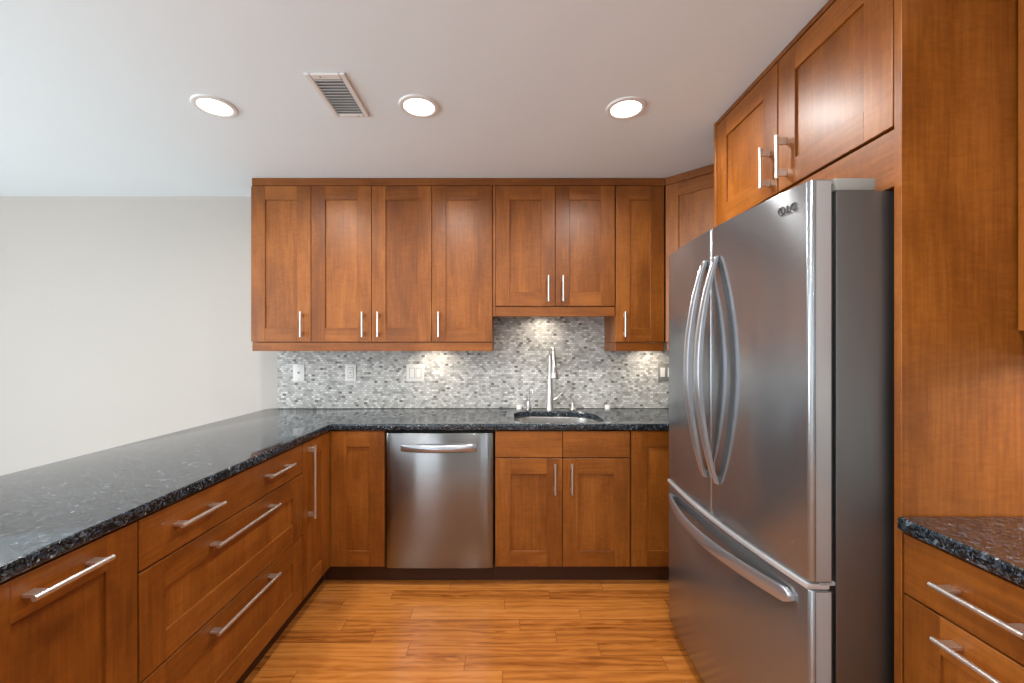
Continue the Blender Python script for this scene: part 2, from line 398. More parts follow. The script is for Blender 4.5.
box(bm, vx0, vx0+fw, vy0, vy1, z0, z1, 0.004); box(bm, vx1-fw, vx1, vy0, vy1, z0, z1, 0.004)
box(bm, vx0+fw, vx1-fw, vy0, vy0+fw+0.012, z0, z1, 0.004); box(bm, vx0+fw, vx1-fw, vy1-fw, vy1, z0, z1, 0.004)
obj('frame', bm, WHITEM, t, world=True)
bm = newbm(); box(bm, vx0+fw, vx1-fw, vy0+fw, vy1-fw, ZC-0.0015, ZC-0.0002, 0); obj('shade_backing', bm, GREYP, t, world=True)  # grey sheet standing in for the shade between the slats
ns = 13
for k in range(ns):
    y = vy0+fw+0.02+(vy1-vy0-2*fw-0.024)*k/(ns-1)
    q = bmesh.new(); bmesh.ops.create_cube(q, size=1)
    for v in q.verts:
        v.co = Vector((v.co.x*(vx1-vx0-2*fw-0.002), v.co.y*0.0145, v.co.z*0.0014))
    bmesh.ops.rotate(q, verts=q.verts, cent=(0, 0, 0), matrix=Matrix.Rotation(math.radians(30), 3, 'X'))
    bmesh.ops.translate(q, verts=q.verts, vec=((vx0+vx1)/2, y, ZC-0.006))
    bm = newbm(); merge(bm, q); obj('slat', bm, WHITEM, t, world=True)
for k, (sx, sy) in enumerate(((vx0+0.06, vy0+0.017), (vx1-0.05, vy1-0.012))):
    bm = newbm(); lathe(bm, [(0, -0.0015), (0.0035, -0.001), (0.004, 0)], sx, sy, 12, cz=z0); obj('screw', bm, GREYP, t, world=True)

# ------------------------------------------------------------------ cabinets
def handle(bm, cx, cz, ln, vert, y=0.0, out=0.036):
    r = 0.0062; h = ln/2
    if vert:
        tube(bm, [(cx, y-out, cz-h), (cx, y-out, cz+h)], r, 16)
        for s in (-1, 1): box(bm, cx-0.004, cx+0.004, y-out, y-0.0002, cz+s*(h-0.021)-0.0125, cz+s*(h-0.021)+0.0125, 0.001)
    else:
        tube(bm, [(cx-h, y-out, cz), (cx+h, y-out, cz)], r, 16)
        for s in (-1, 1): box(bm, cx+s*(h-0.021)-0.0125, cx+s*(h-0.021)+0.0125, y-out, y-0.0002, cz-0.004, cz+0.004, 0.001)
def shaker(bm, x0, x1, z0, z1, fw=0.088, th=0.02, rec=0.008):
    b = 0.0014
    box(bm, x0, x0+fw, 0, th, z0, z1, b, 0); box(bm, x1-fw, x1, 0, th, z0, z1, b, 0)
    box(bm, x0+fw-0.0008, x1-fw+0.0008, 0.0003, th, z1-fw, z1, b, 1); box(bm, x0+fw-0.0008, x1-fw+0.0008, 0.0003, th, z0, z0+fw, b, 1)
    box(bm, x0+fw-0.004, x1-fw+0.004, rec, th-0.002, z0+fw-0.004, z1-fw+0.004, 0, 0)
def slab(bm, x0, x1, z0, z1, th=0.02): box(bm, x0, x1, 0, th, z0, z1, 0.0016, 1)
def carcass(bm, w, d, z0, z1, opentop=False):
    p = 0.018; y0 = 0.0215
    box(bm, 0.001, p, y0, d, z0, z1, 0.0008); box(bm, w-p, w-0.001, y0, d, z0, z1, 0.0008)
    box(bm, p, w-p, y0, d, z0, z0+p, 0, 1); box(bm, p, w-p, d-0.008, d, z0+p, z1-(0 if opentop else p), 0)
    if not opentop: box(bm, p, w-p, y0, d, z1-p, z1, 0, 1)
G = 0.0016
def unit(label, loc, rot, w, d, z0, z1, fronts, group=None, opentop=False, name='base_cabinet'):
    t = thing(name, label, 'cabinet', loc, rot, group)
    bm = newbm(); carcass(bm, w, d, z0, z1, opentop); obj('body', bm, [WV, WH], t)
    for f in fronts:
        kind, x0, x1, a0, a1 = f[:5]
        bm = newbm()
        if kind in ('door', 'drawer'): shaker(bm, x0+G, x1-G, a0+G, a1-G)
        elif kind == 'slab' or kind == 'slabdrawer' or kind == 'filler': slab(bm, x0+G, x1-G, a0+G, a1-G)
        nm = {'door': 'door', 'drawer': 'drawer', 'slabdrawer': 'drawer', 'slab': 'false_drawer_front', 'filler': 'filler_panel'}[kind]
        o = obj(nm, bm, [WV, WH], t)
        for (cx, cz, ln, vert) in f[5:]:
            bm = newbm(); handle(bm, cx, cz, ln, vert); obj('handle', bm, NICKEL, o)
    return t
DB = 2.366; DU = 2.658; XLF = -0.9915; XRF = 1.0
ZB0, ZB1 = 0.107, 0.876
FT = 0.872   # top of the base fronts
# --- back run, base
base_g = 'base cabinets'
t_ = unit('narrow base cabinet with plain door between inside corner and dishwasher', (-0.988, DB, 0), 0, 0.305, 0.60, ZB0, ZB1,
     [('door', 0.0, 0.305, ZB0, FT)], base_g)
bm = newbm(); box(bm, -0.032, -0.0008, 0.0012, 0.03, ZB0, FT, 0.001); obj('corner_post', bm, [WV, WH], t_)
unit('sink base cabinet with two doors under two flat false drawer fronts', (-0.062, DB, 0), 0, 0.762, 0.60, ZB0, ZB1,
     [('slab', 0, 0.381, 0.722, FT), ('slab', 0.381, 0.762, 0.722, FT),
      ('door', 0, 0.381, ZB0, 0.719, (0.336, 0.610, 0.172, True)), ('door', 0.381, 0.762, ZB0, 0.719, (0.430, 0.610, 0.172, True))], base_g, True)
unit('base cabinet with plain door between sink cabinet and refrigerator', (0.705, DB, 0), 0, 0.381, 0.60, ZB0, ZB1,
     [('door', 0, 0.381, ZB0, FT)], base_g)
# --- left run (peninsula), fronts face +x
def left_unit(label, y0, w, fronts): return unit(label, (XLF, y0, 0), PI/2, w, 0.61, ZB0, ZB1, fronts, base_g)
left_unit('narrow peninsula cabinet with tall door and long upright handle at the inside corner', 2.0515, 0.305,
          [('door', 0, 0.305, ZB0, FT, (0.052, 0.67, 0.365, True))])
left_unit('wide peninsula cabinet with three stacked drawers, four bar handles', 1.135, 0.914,
          [('slabdrawer', 0, 0.914, 0.7295, FT, (0.2, 0.812, 0.19, False), (0.675, 0.812, 0.19, False)),
           ('drawer', 0, 0.914, 0.4265, 0.7275, (0.452, 0.678, 0.383, False)),
           ('drawer', 0, 0.914, ZB0, 0.4245, (0.452, 0.385, 0.383, False))])
left_unit('peninsula pull-out cabinet with one framed door and a level handle, nearest in view', 0.752, 0.381,
          [('door', 0, 0.381, ZB0, FT, (0.184, 0.829, 0.172, False))])
left_unit('peninsula base cabinet below the near end of the counter, beside the pull-out', 0.14, 0.61,
          [('slabdrawer', 0, 0.61, 0.7295, FT, (0.305, 0.812, 0.383, False)), ('door', 0, 0.61, ZB0, 0.7275, (0.07, 0.6, 0.19, True))])
# --- right run, fronts face -x ; local x runs towards the camera
def right_unit(label, y1, w, fronts): return unit(label, (XRF, y1, 0), -PI/2, w, 0.62, ZB0, ZB1, fronts, base_g)
right_unit('right base cabinet with bar-handled drawers, against the tall end panel', 1.058, 0.61,
           [('slabdrawer', 0, 0.61, 0.722, FT, (0.19, 0.80, 0.175, False), (0.47, 0.80, 0.175, False)),
            ('drawer', 0, 0.61, 0.4265, 0.720, (0.305, 0.679, 0.395, False)), ('drawer', 0, 0.61, ZB0, 0.4245, (0.305, 0.385, 0.383, False))])
right_unit('right base cabinet towards the camera, farther from the tall end panel', 0.446, 0.61,
           [('slabdrawer', 0, 0.61, 0.722, FT, (0.305, 0.80, 0.383, False)), ('door', 0, 0.61, ZB0, 0.720, (0.54, 0.6, 0.19, True))])
# --- toe kicks
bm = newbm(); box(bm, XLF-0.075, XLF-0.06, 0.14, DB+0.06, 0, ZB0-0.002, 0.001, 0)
tag(obj('toe_kick', bm, WSHADE), 'recessed toe kick board, darkened as in shade, under the peninsula cabinets', 'toe kick', 'toe kick boards')
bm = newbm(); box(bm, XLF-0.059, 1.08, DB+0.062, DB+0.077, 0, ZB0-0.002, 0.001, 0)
tag(obj('toe_kick', bm, WSHADE), 'recessed toe kick board, darkened as in shade, under dishwasher and sink cabinet', 'toe kick', 'toe kick boards')
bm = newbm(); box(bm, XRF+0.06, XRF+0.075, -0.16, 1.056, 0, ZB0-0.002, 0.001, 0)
tag(obj('toe_kick', bm, WSHADE), 'recessed toe kick board, darkened as in shade, under the right-hand drawer cabinet', 'toe kick', 'toe kick boards')
# --- wall cabinets on the back wall
up_g = 'wall cabinets on the back wall'
ZU0, ZU1 = 1.379, 2.369
UX = [-1.6155, -1.2345, -0.8515, -0.470, -0.086]
def up(label, x0, x1, fronts, z0=ZU0): return unit(label, (x0, DU, 0), 0, x1-x0, 0.315, z0-0.001, ZU1, fronts, up_g, name='wall_cabinet')
hz = 1.489; hl = 0.158
up('single-door wall cabinet at the left end of the row', UX[0], UX[1], [('door', 0, .381, ZU0, ZU1, (.331, hz, hl, True))])
up('two-door wall cabinet, second from the left end of the row', UX[1], UX[3],
   [('door', 0, .383, ZU0, ZU1, (.335, hz, hl, True)), ('door', .383, .7645, ZU0, ZU1, (.432-.383+.383, hz, hl, True))])
up('single-door wall cabinet just left of the short cabinet over the sink', UX[3], UX[4], [('door', 0, .384, ZU0, ZU1, (.048, hz, hl, True))])
t_ = up('short two-door wall cabinet above the sink', -0.066, 0.690,
   [('door', 0, .378, 1.606, ZU1, (.333, 1.715, .163, True)), ('door', .378, .756, 1.606, ZU1, (.425, 1.715, .163, True))], 1.606)
bm = newbm(); box(bm, -0.0185, -0.0005, 0.006, 0.024, 1.54, ZU1, 0.0008); obj('filler_panel', bm, [WV, WH], t_)
up('narrow single-door wall cabinet right of the sink, beside the diagonal corner', 0.695, 1.003, [('door', 0, .308, ZU0, ZU1, (.052, hz, hl, True))])
# side strips between tall and short cabinet
def board(label, x0, x1, y0, y1, z0, z1, mi=1, bev=0.002, name='light_rail', cat='light rail', group=None, mats=(WV, WH)):
    bm = newbm(); box(bm, x0, x1, y0, y1, z0, z1, bev, mi); return tag(obj(name, bm, list(mats)), label, cat, group)
lr = 'wooden light rails under the wall cabinets'
def rail(label, x0, x1, z0, z1, left, right):
    t = thing('light_rail', label, 'light rail', ((x0+x1)/2, DU, z0), 0, lr)
    bm = newbm(); box(bm, x0, x1, DU+0.008, DU+0.026, z0, z1, 0.002, 1); obj('front_board', bm, [WV, WH], t, world=True)
    if left: bm = newbm(); box(bm, x0, x0+0.018, DU+0.0265, 2.975, z0, z1, 0.002, 1); obj('side_board', bm, [WV, WH], t, world=True)
    if right: bm = newbm(); box(bm, x1-0.018, x1, DU+0.0265, 2.975, z0, z1, 0.002, 1); obj('side_board', bm, [WV, WH], t, world=True)
    return t
rail('long wooden light rail under the four tall doors left of the sink', UX[0]+0.004, UX[4], 1.322, 1.3765, True, True)
rail('short wooden light rail under the cabinet above the sink', -0.066, 0.690, 1.541, 1.603, False, False)
rail('short wooden light rail under the narrow cabinet right of the sink', 0.695, 1.003, 1.322, 1.3765, True, False)
# diagonal corner wall cabinet
A = Vector((1.0085, DU)); Bp = Vector((1.291, DU-0.2825)); wdiag = (Bp-A).length
t = thing('corner_wall_cabinet', 'diagonal corner wall cabinet with one framed door, partly behind the refrigerator', 'cabinet', (A.x, A.y, 0), -PI/4)
n = Vector((1, 1)).normalized()
R = Matrix.Rotation(PI/4, 2)
loc2 = lambda X, Y: tuple(R @ (Vector((X, Y))-A))
pa = A+n*0.0215+Vector((1, -1)).normalized()*0.002; pb = Bp+n*0.0215-Vector((1, -1)).normalized()*0.002
bm = newbm(); prism(bm, [loc2(pa.x, pa.y), loc2(pb.x, pb.y), loc2(1.632, pb.y), loc2(1.632, 2.975), loc2(pa.x, 2.975)], ZU0-0.001, ZU1)
obj('body', bm, [WV, WH], t)
bm = newbm(); shaker(bm, 0.0012, wdiag-0.004, ZU0, ZU1-G, 0.083); obj('door', bm, [WV, WH], t)
bm = newbm(); box(bm, 0.004, wdiag-0.004, 0.008, 0.026, 1.322, 1.3765, 0.002, 1); obj('light_rail', bm, [WV, WH], t)
# cornice strips (fill to the ceiling)
ZCR = 2.4175
bm = newbm()
def quadprism(bm, pts, z0, z1, mi=1):
    t2 = newbm(); prism(t2, pts, z0, z1, 0.0, mi); merge(bm, t2)
quadprism(bm, [(UX[0]+0.006, DU+0.002), (A.x-0.002, DU+0.002), (A.x-0.002, DU+0.022), (UX[0]+0.024, DU+0.022), (UX[0]+0.024, 2.975), (UX[0]+0.006, 2.975)], ZU1+0.002, ZCR)
tag(obj('cornice', bm, [WV, WH]), 'wooden cornice strip along the top of the back wall cabinets', 'cornice', 'cornice strips')
bm = newbm(); u = Vector((1, -1)).normalized()
q0 = A+n*0.002; q1 = Bp+n*0.002
quadprism(bm, [tuple(q0), tuple(q1), tuple(q1+n*0.02), tuple(q0+n*0.02)], ZU1+0.002, ZCR)
tag(obj('cornice', bm, [WV, WH]), 'angled wooden cornice strip above the diagonal corner cabinet', 'cornice', 'cornice strips')
# over-fridge cabinet (faces -x)
t = unit('deep two-door cabinet mounted above the refrigerator', (XRF, 1.998, 0), -PI/2, 0.912, 0.62, 1.908, 2.396,
     [('door', 0, .451, 1.910, 2.394, (.405, 2.020, .155, True)), ('door', .454, .912, 1.910, 2.394, (.500, 2.020, .155, True))], name='wall_cabinet')
bm = newbm(); box(bm, 0.001, 0.911, 0.006, 0.024, 1.757, 1.905, 0.001, 1); obj('filler_panel', bm, [WV, WH], t)
bm = newbm(); box(bm, XRF+0.002, XRF+0.02, 1.088, 1.998, 2.399, ZCR, 0.001, 1)
tag(obj('cornice', bm, [WV, WH]), 'thin wooden cornice strip above the cabinet over the refrigerator', 'cornice', 'cornice strips')
# panels beside the fridge
bm = newbm(); box(bm, XRF, XR-0.003, 1.062, 1.083, 0.0, ZCR, 0.0012, 0)
tag(obj('end_panel', bm, [WV, WH]), 'tall floor-to-ceiling wooden end panel on the near side of refrigerator', 'panel')
bm = newbm(); box(bm, XRF, XR-0.003, 2.001, 2.021, 1.80, ZCR, 0.0012, 0)
tag(obj('end_panel', bm, [WV, WH]), 'wooden side panel at far end of the cabinet above refrigerator', 'panel')
# right upper cabinet
XU = 1.287
t = unit('wall cabinet above the right counter, only its edge in view', (XU, 1.058, 0), -PI/2, 0.762, 0.34, 1.378, 2.396,
     [('door', 0, .381, 1.379, 2.394, (.333, 1.489, .158, True)), ('door', .381, .762, 1.379, 2.394, (.429, 1.489, .158, True))], name='wall_cabinet')
bm = newbm(); box(bm, 0.002, 0.76, 0.018, 0.036, 1.318, 1.375, 0.002, 1); obj('light_rail', bm, [WV, WH], t)

# ------------------------------------------------------------------ counters
def rrect(x0, x1, y0, y1, r, seg=8, rs=None):
    rs = rs or [r]*4; out = []
    for (cx, cy, a, rr) in ((x1, y0, -PI/2, rs[0]), (x1, y1, 0, rs[1]), (x0, y1, PI/2, rs[2]), (x0, y0, PI, rs[3])):
        ox = cx-rr if cx == x1 else cx+rr; oy = cy-rr if cy == y0+0 and False else (cy+rr if cy == y0 else cy-rr)
        for k in range(seg+1):
            an = a+PI/2*k/seg; out.append((ox+rr*math.cos(an), oy+rr*math.sin(an)))
    return out
def edge_slot(bm):
    bm.normal_update()
    for f in bm.faces:
        if abs(f.normal.z) < 0.9: f.material_index = 1
SX0, SX1, SY0, SY1 = 0.052, 0.580, 2.405, 2.832
hole = rrect(SX0, SX1, SY0, SY1, 0.09, 8, [0.10, 0.17, 0.11, 0.08])
ZT0, ZT1 = 0.878, 0.914
CFX, CFY = -0.983, 2.358
outline = [(-1.685, 0.05), (CFX, 0.05), (CFX, CFY), (XR-0.003, CFY), (XR-0.003, 2.978), (-1.655, 2.978), (-1.685, 2.95)]
bm = newbm(); prism(bm, outline, ZT0, ZT1, 0.007, 0, (hole,), 3)
edge_slot(bm); tag(obj('countertop', bm, [GR, GRE], angle=25), 'polished dark speckled granite L-shaped countertop over peninsula and sink run', 'countertop', 'granite countertops')
bm = newbm(); prism(bm, [(XRF-0.012, -0.165), (XR-0.003, -0.165), (XR-0.003, 1.060), (XRF-0.012, 1.060)], ZT0, ZT1, 0.007, 0, (), 3)
edge_slot(bm); tag(obj('countertop', bm, [GR, GRE], angle=25), 'short polished dark granite countertop on the right base cabinet', 'countertop', 'granite countertops')
# peninsula end panel
bm = newbm(); box(bm, XLF-0.62, XLF-0.002, 0.118, 0.137, 0.0, 0.876, 0.001, 0)
tag(obj('end_panel', bm, [WV, WH]), 'low wooden end panel closing the near end of the peninsula', 'panel')

# backsplash
bm = newbm(); box(bm, -1.622, XR-0.002, 2.9795, 2.9895, 0.9145, 1.66, 0.0005)
tag(obj('backsplash', bm, TILE), 'grey and white small brick mosaic tile backsplash behind the sink', 'backsplash')

# ------------------------------------------------------------------ wall plates
YT = 2.979
def plate(x, z, w, h, mat, label, name, cat='outlet'):
    t = thing(name, label, cat, (x, YT, z), 0, None)
    bm = newbm(); box(bm, -w/2, w/2, -0.006, 0.0, -h/2, h/2, 0.003, 0, 2); obj('plate', bm, mat, t)
    return t
t = plate(-1.468, 1.167, 0.082, 0.122, WHITE, 'white phone jack plate with small centre hole, leftmost on the tiles', 'phone_jack_plate')
bm = newbm(); box(bm, -0.008, 0.008, -0.0075, -0.006, -0.008, 0.008, 0.0005); obj('jack', bm, GREYP, t)
for s in (-1, 1):
    bm = newbm(); tube(bm, [(0, -0.006, s*0.047), (0, -0.0075, s*0.047)], 0.003, 10); obj('screw', bm, GREYP, t)
t = plate(-1.100, 1.167, 0.078, 0.122, WHITE, 'white wall outlet with rectangular face, second plate from left on tiles', 'wall_outlet')
bm = newbm(); box(bm, -0.0205, 0.0205, -0.0062, -0.0055, -0.037, 0.037, 0.0); obj('painted_shadow_gap', bm, GREYP, t)  # grey inlay gives the seam its shade by colour
bm = newbm(); box(bm, -0.0175, 0.0175, -0.0085, -0.0062, -0.0335, 0.0335, 0.001); o = obj('socket_face', bm, WHITE, t)
for s in (-1, 1):
    bm = newbm()
    for d in (-1, 1): box(bm, d*0.006-0.001, d*0.006+0.001, -0.009, -0.0085, s*0.02-0.004, s*0.02+0.004, 0)
    obj('slot', bm, BLACK, o)
bm = newbm(); box(bm, -0.006, 0.006, -0.0095, -0.0085, -0.005, 0.005, 0.0004); obj('test_button', bm, GREYP, o)
def rockers(t, xs, mat):
    for dx in xs:
        bm = newbm(); box(bm, dx-0.0195, dx+0.0195, -0.0064, -0.0055, -0.036, 0.036, 0); obj('surround', bm, GREYP, t)
        bm = newbm(); box(bm, dx-0.0165, dx+0.0165, -0.0095, -0.0064, -0.033, 0.033, 0.0015); obj('rocker', bm, mat, t)
t = plate(-0.642, 1.165, 0.128, 0.122, WHITE, 'white double light switch plate with two rockers on the tiles', 'light_switch', 'switch')
rockers(t, (-0.023, 0.023), WHITE)
t = plate(1.135, 1.17, 0.115, 0.122, HINGE, 'grey switch plate with white rocker, half behind the refrigerator', 'light_switch', 'switch')
rockers(t, (-0.026, 0.026), WHITE)

# ------------------------------------------------------------------ under-cabinet pucks
for i, (x, y, z) in enumerate(PUCKS + [(1.44, 0.86, 1.368)]):
    lab = ['small round puck light under the tall wall cabinet left of sink', 'small round puck light under the cabinet above the sink',
           'small round puck light under the narrow cabinet right of sink', 'small round puck light under the cabinet above the right counter'][i]
    t = thing('puck_light', lab, 'under-cabinet light', (x, y, z), 0, 'under-cabinet puck lights')
    zt = {0: 1.377, 1: 1.604, 2: 1.377, 3: 1.377}[i] - z
    bm = newbm(); lathe(bm, [(0, zt), (0.034, zt), (0.036, 0.0), (0.03, -0.001), (0, -0.001)], 0, 0, 24); obj('housing', bm, NICKEL, t)
    bm = newbm(); lathe(bm, [(0, -0.003), (0.024, -0.0025), (0.026, -0.001), (0, -0.001)], 0, 0, 24); obj('lens', bm, PUCKL, t)
    area('puck_lamp', (x, y, z-0.006), (0, 0, 0), 0.05, 0.05, (1.0, 0.9, 1.0, 3.0)[i], WARM, 'DISK', math.radians(150))

# ------------------------------------------------------------------ sink, faucet and fittings
sk = thing('sink', 'stainless steel undermount sink bowl set below the granite', 'sink', ((SX0+SX1)/2, (SY0+SY1)/2, 0.876))
tb = bmesh.new(); rings = []
mx, my = (SX0+SX1)/2, (SY0+SY1)/2
base = rrect(SX0, SX1, SY0, SY1, 0.09, 8, [0.10, 0.17, 0.11, 0.08])
def sc(d, z): 
    kx = ((SX1-SX0)/2+d)/((SX1-SX0)/2); ky = ((SY1-SY0)/2+d)/((SY1-SY0)/2)
    return [tb.verts.new((mx+(x-mx)*kx, my+(y-my)*ky, z)) for x, y in base]
for d, z in ((0.02, 0.8765), (0.004, 0.8765), (0.0, 0.872), (-0.006, 0.80), (-0.012, 0.715), (-0.03, 0.692), (-0.06, 0.686), (-0.16, 0.683)):
    rings.append(sc(d, z))
for a, b in zip(rings, rings[1:]):
    for k in range(len(a)):
        q = (k+1) % len(a)
        tb.faces.new((a[k], a[q], b[q], b[k]))
tb.faces.new(rings[-1])
bmesh.ops.recalc_face_normals(tb, faces=tb.faces)
bm = newbm(); merge(bm, tb); o = obj('bowl', bm, SINKM, sk, world=True)
md = o.modifiers.new('thickness', 'SOLIDIFY'); md.thickness = 0.0012; md.offset = -1
bm = newbm(); lathe(bm, [(0.0, 0.006), (0.03, 0.005), (0.042, 0.007), (0.045, 0.001)], mx, my+0.02, 28, cz=0.683); obj('drain', bm, CHROME, sk, world=True)

def fit(name, label, cat, x, y): return thing(name, label, cat, (x, y, 0.9145))
# main faucet: tapering column, tight gooseneck towards the camera, hanging spray head
fx, fy = 0.305, 2.895
t = fit('kitchen_faucet', 'tall brushed nickel pull-down faucet behind the sink', 'faucet', fx, fy)
bm = newbm(); lathe(bm, [(0, 0), (0.029, 0), (0.029, 0.006), (0.0275, 0.012), (0.026, 0.05), (0.023, 0.10), (0.0185, 0.16), (0.0155, 0.22), (0.0135, 0.25)], 0, 0, 28)
obj('body', bm, NICKEL, t)
bm = newbm(); pts = [(0, 0, 0.245), (0, 0, 0.33)]
for k in range(1, 14):
    a = PI*k/14; pts.append((0.003*k/4, -0.062+0.062*math.cos(a), 0.365+0.062*math.sin(a)))
pts = [(0, 0, 0.245), (0, 0, 0.30), (0, 0, 0.365)] + pts[2:] + [(0.011, -0.125, 0.352), (0.012, -0.126, 0.34)]
tube(bm, pts, 0.0125, 20); obj('spout', bm, NICKEL, t)
bm = newbm(); tube(bm, [(0.012, -0.126, 0.345), (0.0125, -0.128, 0.33), (0.013, -0.131, 0.295), (0.0135, -0.134, 0.265), (0.0145, -0.138, 0.232), (0.0145, -0.138, 0.228)],
                   [0.0135, 0.0150, 0.0180, 0.022, 0.0295, 0.028], 24); o = obj('spray_head', bm, NICKEL, t)
bm = newbm(); tube(bm, [(0.0145, -0.138, 0.2285), (0.0145, -0.138, 0.225)], 0.023, 24); obj('spray_face', bm, BLACK, o)
bm = newbm(); box(bm, 0.008, 0.019, -0.157, -0.150, 0.262, 0.300, 0.003); obj('spray_button', bm, GREYP, o)
bm = newbm(); tube(bm, [(0.018, 0, 0.070), (0.042, -0.004, 0.078), (0.052, -0.006, 0.082)], [0.013, 0.013, 0.011], 18)
tube(bm, [(0.046, -0.005, 0.084), (0.058, -0.012, 0.100), (0.072, -0.02, 0.116), (0.080, -0.024, 0.122)], [0.006, 0.006, 0.005, 0.004], 12)
obj('lever', bm, NICKEL, t)
# small filtered-water tap
gx, gy = 0.158, 2.905
t = fit('drinking_water_tap', 'small curved chrome water tap left of the tall faucet', 'faucet', gx, gy)
bm = newbm(); lathe(bm, [(0, 0), (0.023, 0), (0.024, 0.006), (0.019, 0.016), (0.014, 0.04), (0.011, 0.058), (0.006, 0.062)], 0, 0, 24); obj('body', bm, CHROME, t)
bm = newbm(); pts = [(0, 0, 0.055), (0.001, 0, 0.10), (0.002, 0, 0.135)]
for k in range(1, 12):
    a = PI*k/12; pts.append((0.002+0.012*(1-math.cos(a)), -0.022*(1-math.cos(a)), 0.135+0.027*math.sin(a)))
pts.append((0.026, -0.044, 0.118))
tube(bm, pts, 0.0048, 12); obj('spout', bm, CHROME, t)
bm = newbm(); tube(bm, [(-0.004, 0, 0.052), (-0.011, -0.003, 0.072), (-0.014, -0.004, 0.092)], [0.004, 0.004, 0.005], 10)
tube(bm, [(-0.014, -0.004, 0.090), (-0.026, -0.006, 0.104)], 0.0035, 10); obj('lever', bm, CHROME, t)
# soap dispenser
t = fit('soap_dispenser', 'short nickel soap dispenser pump right of the tall faucet', 'soap dispenser', 0.462, 2.90)
bm = newbm(); lathe(bm, [(0, 0), (0.022, 0), (0.023, 0.005), (0.016, 0.012), (0.011, 0.03), (0.009, 0.05), (0.0, 0.052)], 0, 0, 24); obj('base', bm, NICKEL, t)
bm = newbm(); tube(bm, [(0, 0, 0.048), (0, 0, 0.068)], [0.007, 0.008], 14); tube(bm, [(0, 0, 0.066), (0.006, -0.03, 0.068), (0.009, -0.052, 0.060)], [0.008, 0.006, 0.004], 12)
obj('pump', bm, NICKEL, t)
bm = newbm(); lathe(bm, [(0, 0.004), (0.010, 0.003), (0.012, 0.0)], 0.03, 0.022, 16, cz=0.02)
bm.free()
# low white caps on the counter by the wall
for (x, lab) in ((0.712, 'small white round cap on the counter right of the soap dispenser'), (0.092, 'small pale round cap on the counter left of the water tap')):
    bm = newbm(); lathe(bm, [(0, 0), (0.019, 0), (0.019, 0.024), (0.017, 0.028), (0, 0.029)], x, 2.945, 24, cz=0.9145)
    tag(obj('air_gap_cap', bm, WHITE), lab, 'cap', 'white caps by the backsplash')

# ------------------------------------------------------------------ dishwasher
t = thing('dishwasher', 'stainless steel dishwasher built in between two wooden cabinets', 'dishwasher', (-0.37, DB, 0))
dx0, dx1 = -0.676, -0.0725
bm = newbm(); box(bm, dx0-0.002, dx1+0.006, DB+0.03, 2.96, 0.108, 0.868, 0.003); obj('tub', bm, BLACK, t, world=True)
bm = newbm(); seg = 60; front = []
# slightly crowned front, rolled at both sides
x0, x1 = dx0+0.004, dx1-0.002
for k in range(seg+1):
    u_ = k/seg; x = x0+(x1-x0)*u_; e = min(u_, 1-u_)*(x1-x0)
    front.append((x, DB-0.008-0.001*math.sin(PI*u_)+0.008*math.exp(-e/0.02)))
prism(bm, front+[(x1, DB+0.028), (x0, DB+0.028)], 0.103, 0.862, 0.003, 0)
dw = obj('door', bm, SS_D, t, world=True, angle=40)
bm = newbm(); hb = bmesh.new(); rows = []
hx0, hx1 = -0.589, -0.165; nh = 28
for k in range(nh+1):
    u_ = k/nh; x = hx0+(hx1-hx0)*u_; s = math.sin(PI*u_); yb = DB-0.0095
    o_ = 0.010+0.032*s**0.6; zt = 0.803; zb = 0.762-0.006*s
    prof = [(yb, zt), (yb-o_*0.75, zt-0.002), (yb-o_, zt-0.010-0.012*s), (yb-o_*0.92, zb+0.010), (yb-o_*0.55, zb), (yb, zb+0.002)]
    rows.append([hb.verts.new((x, py, pz)) for py, pz in prof])
for a, b in zip(rows, rows[1:]):
    for j in range(6): hb.faces.new((a[j], a[(j+1) % 6], b[(j+1) % 6], b[j]))
hb.faces.new(rows[0]); hb.faces.new(rows[-1][::-1]); bmesh.ops.recalc_face_normals(hb, faces=hb.faces)
merge(bm, hb); obj('handle', bm, SS_FH, dw, world=True, angle=50)
bm = newbm(); box(bm, dx0+0.004, dx1-0.002, DB+0.052, DB+0.060, 0.012, 0.102, 0.001); obj('kick_plate', bm, WSHADE, t, world=True)

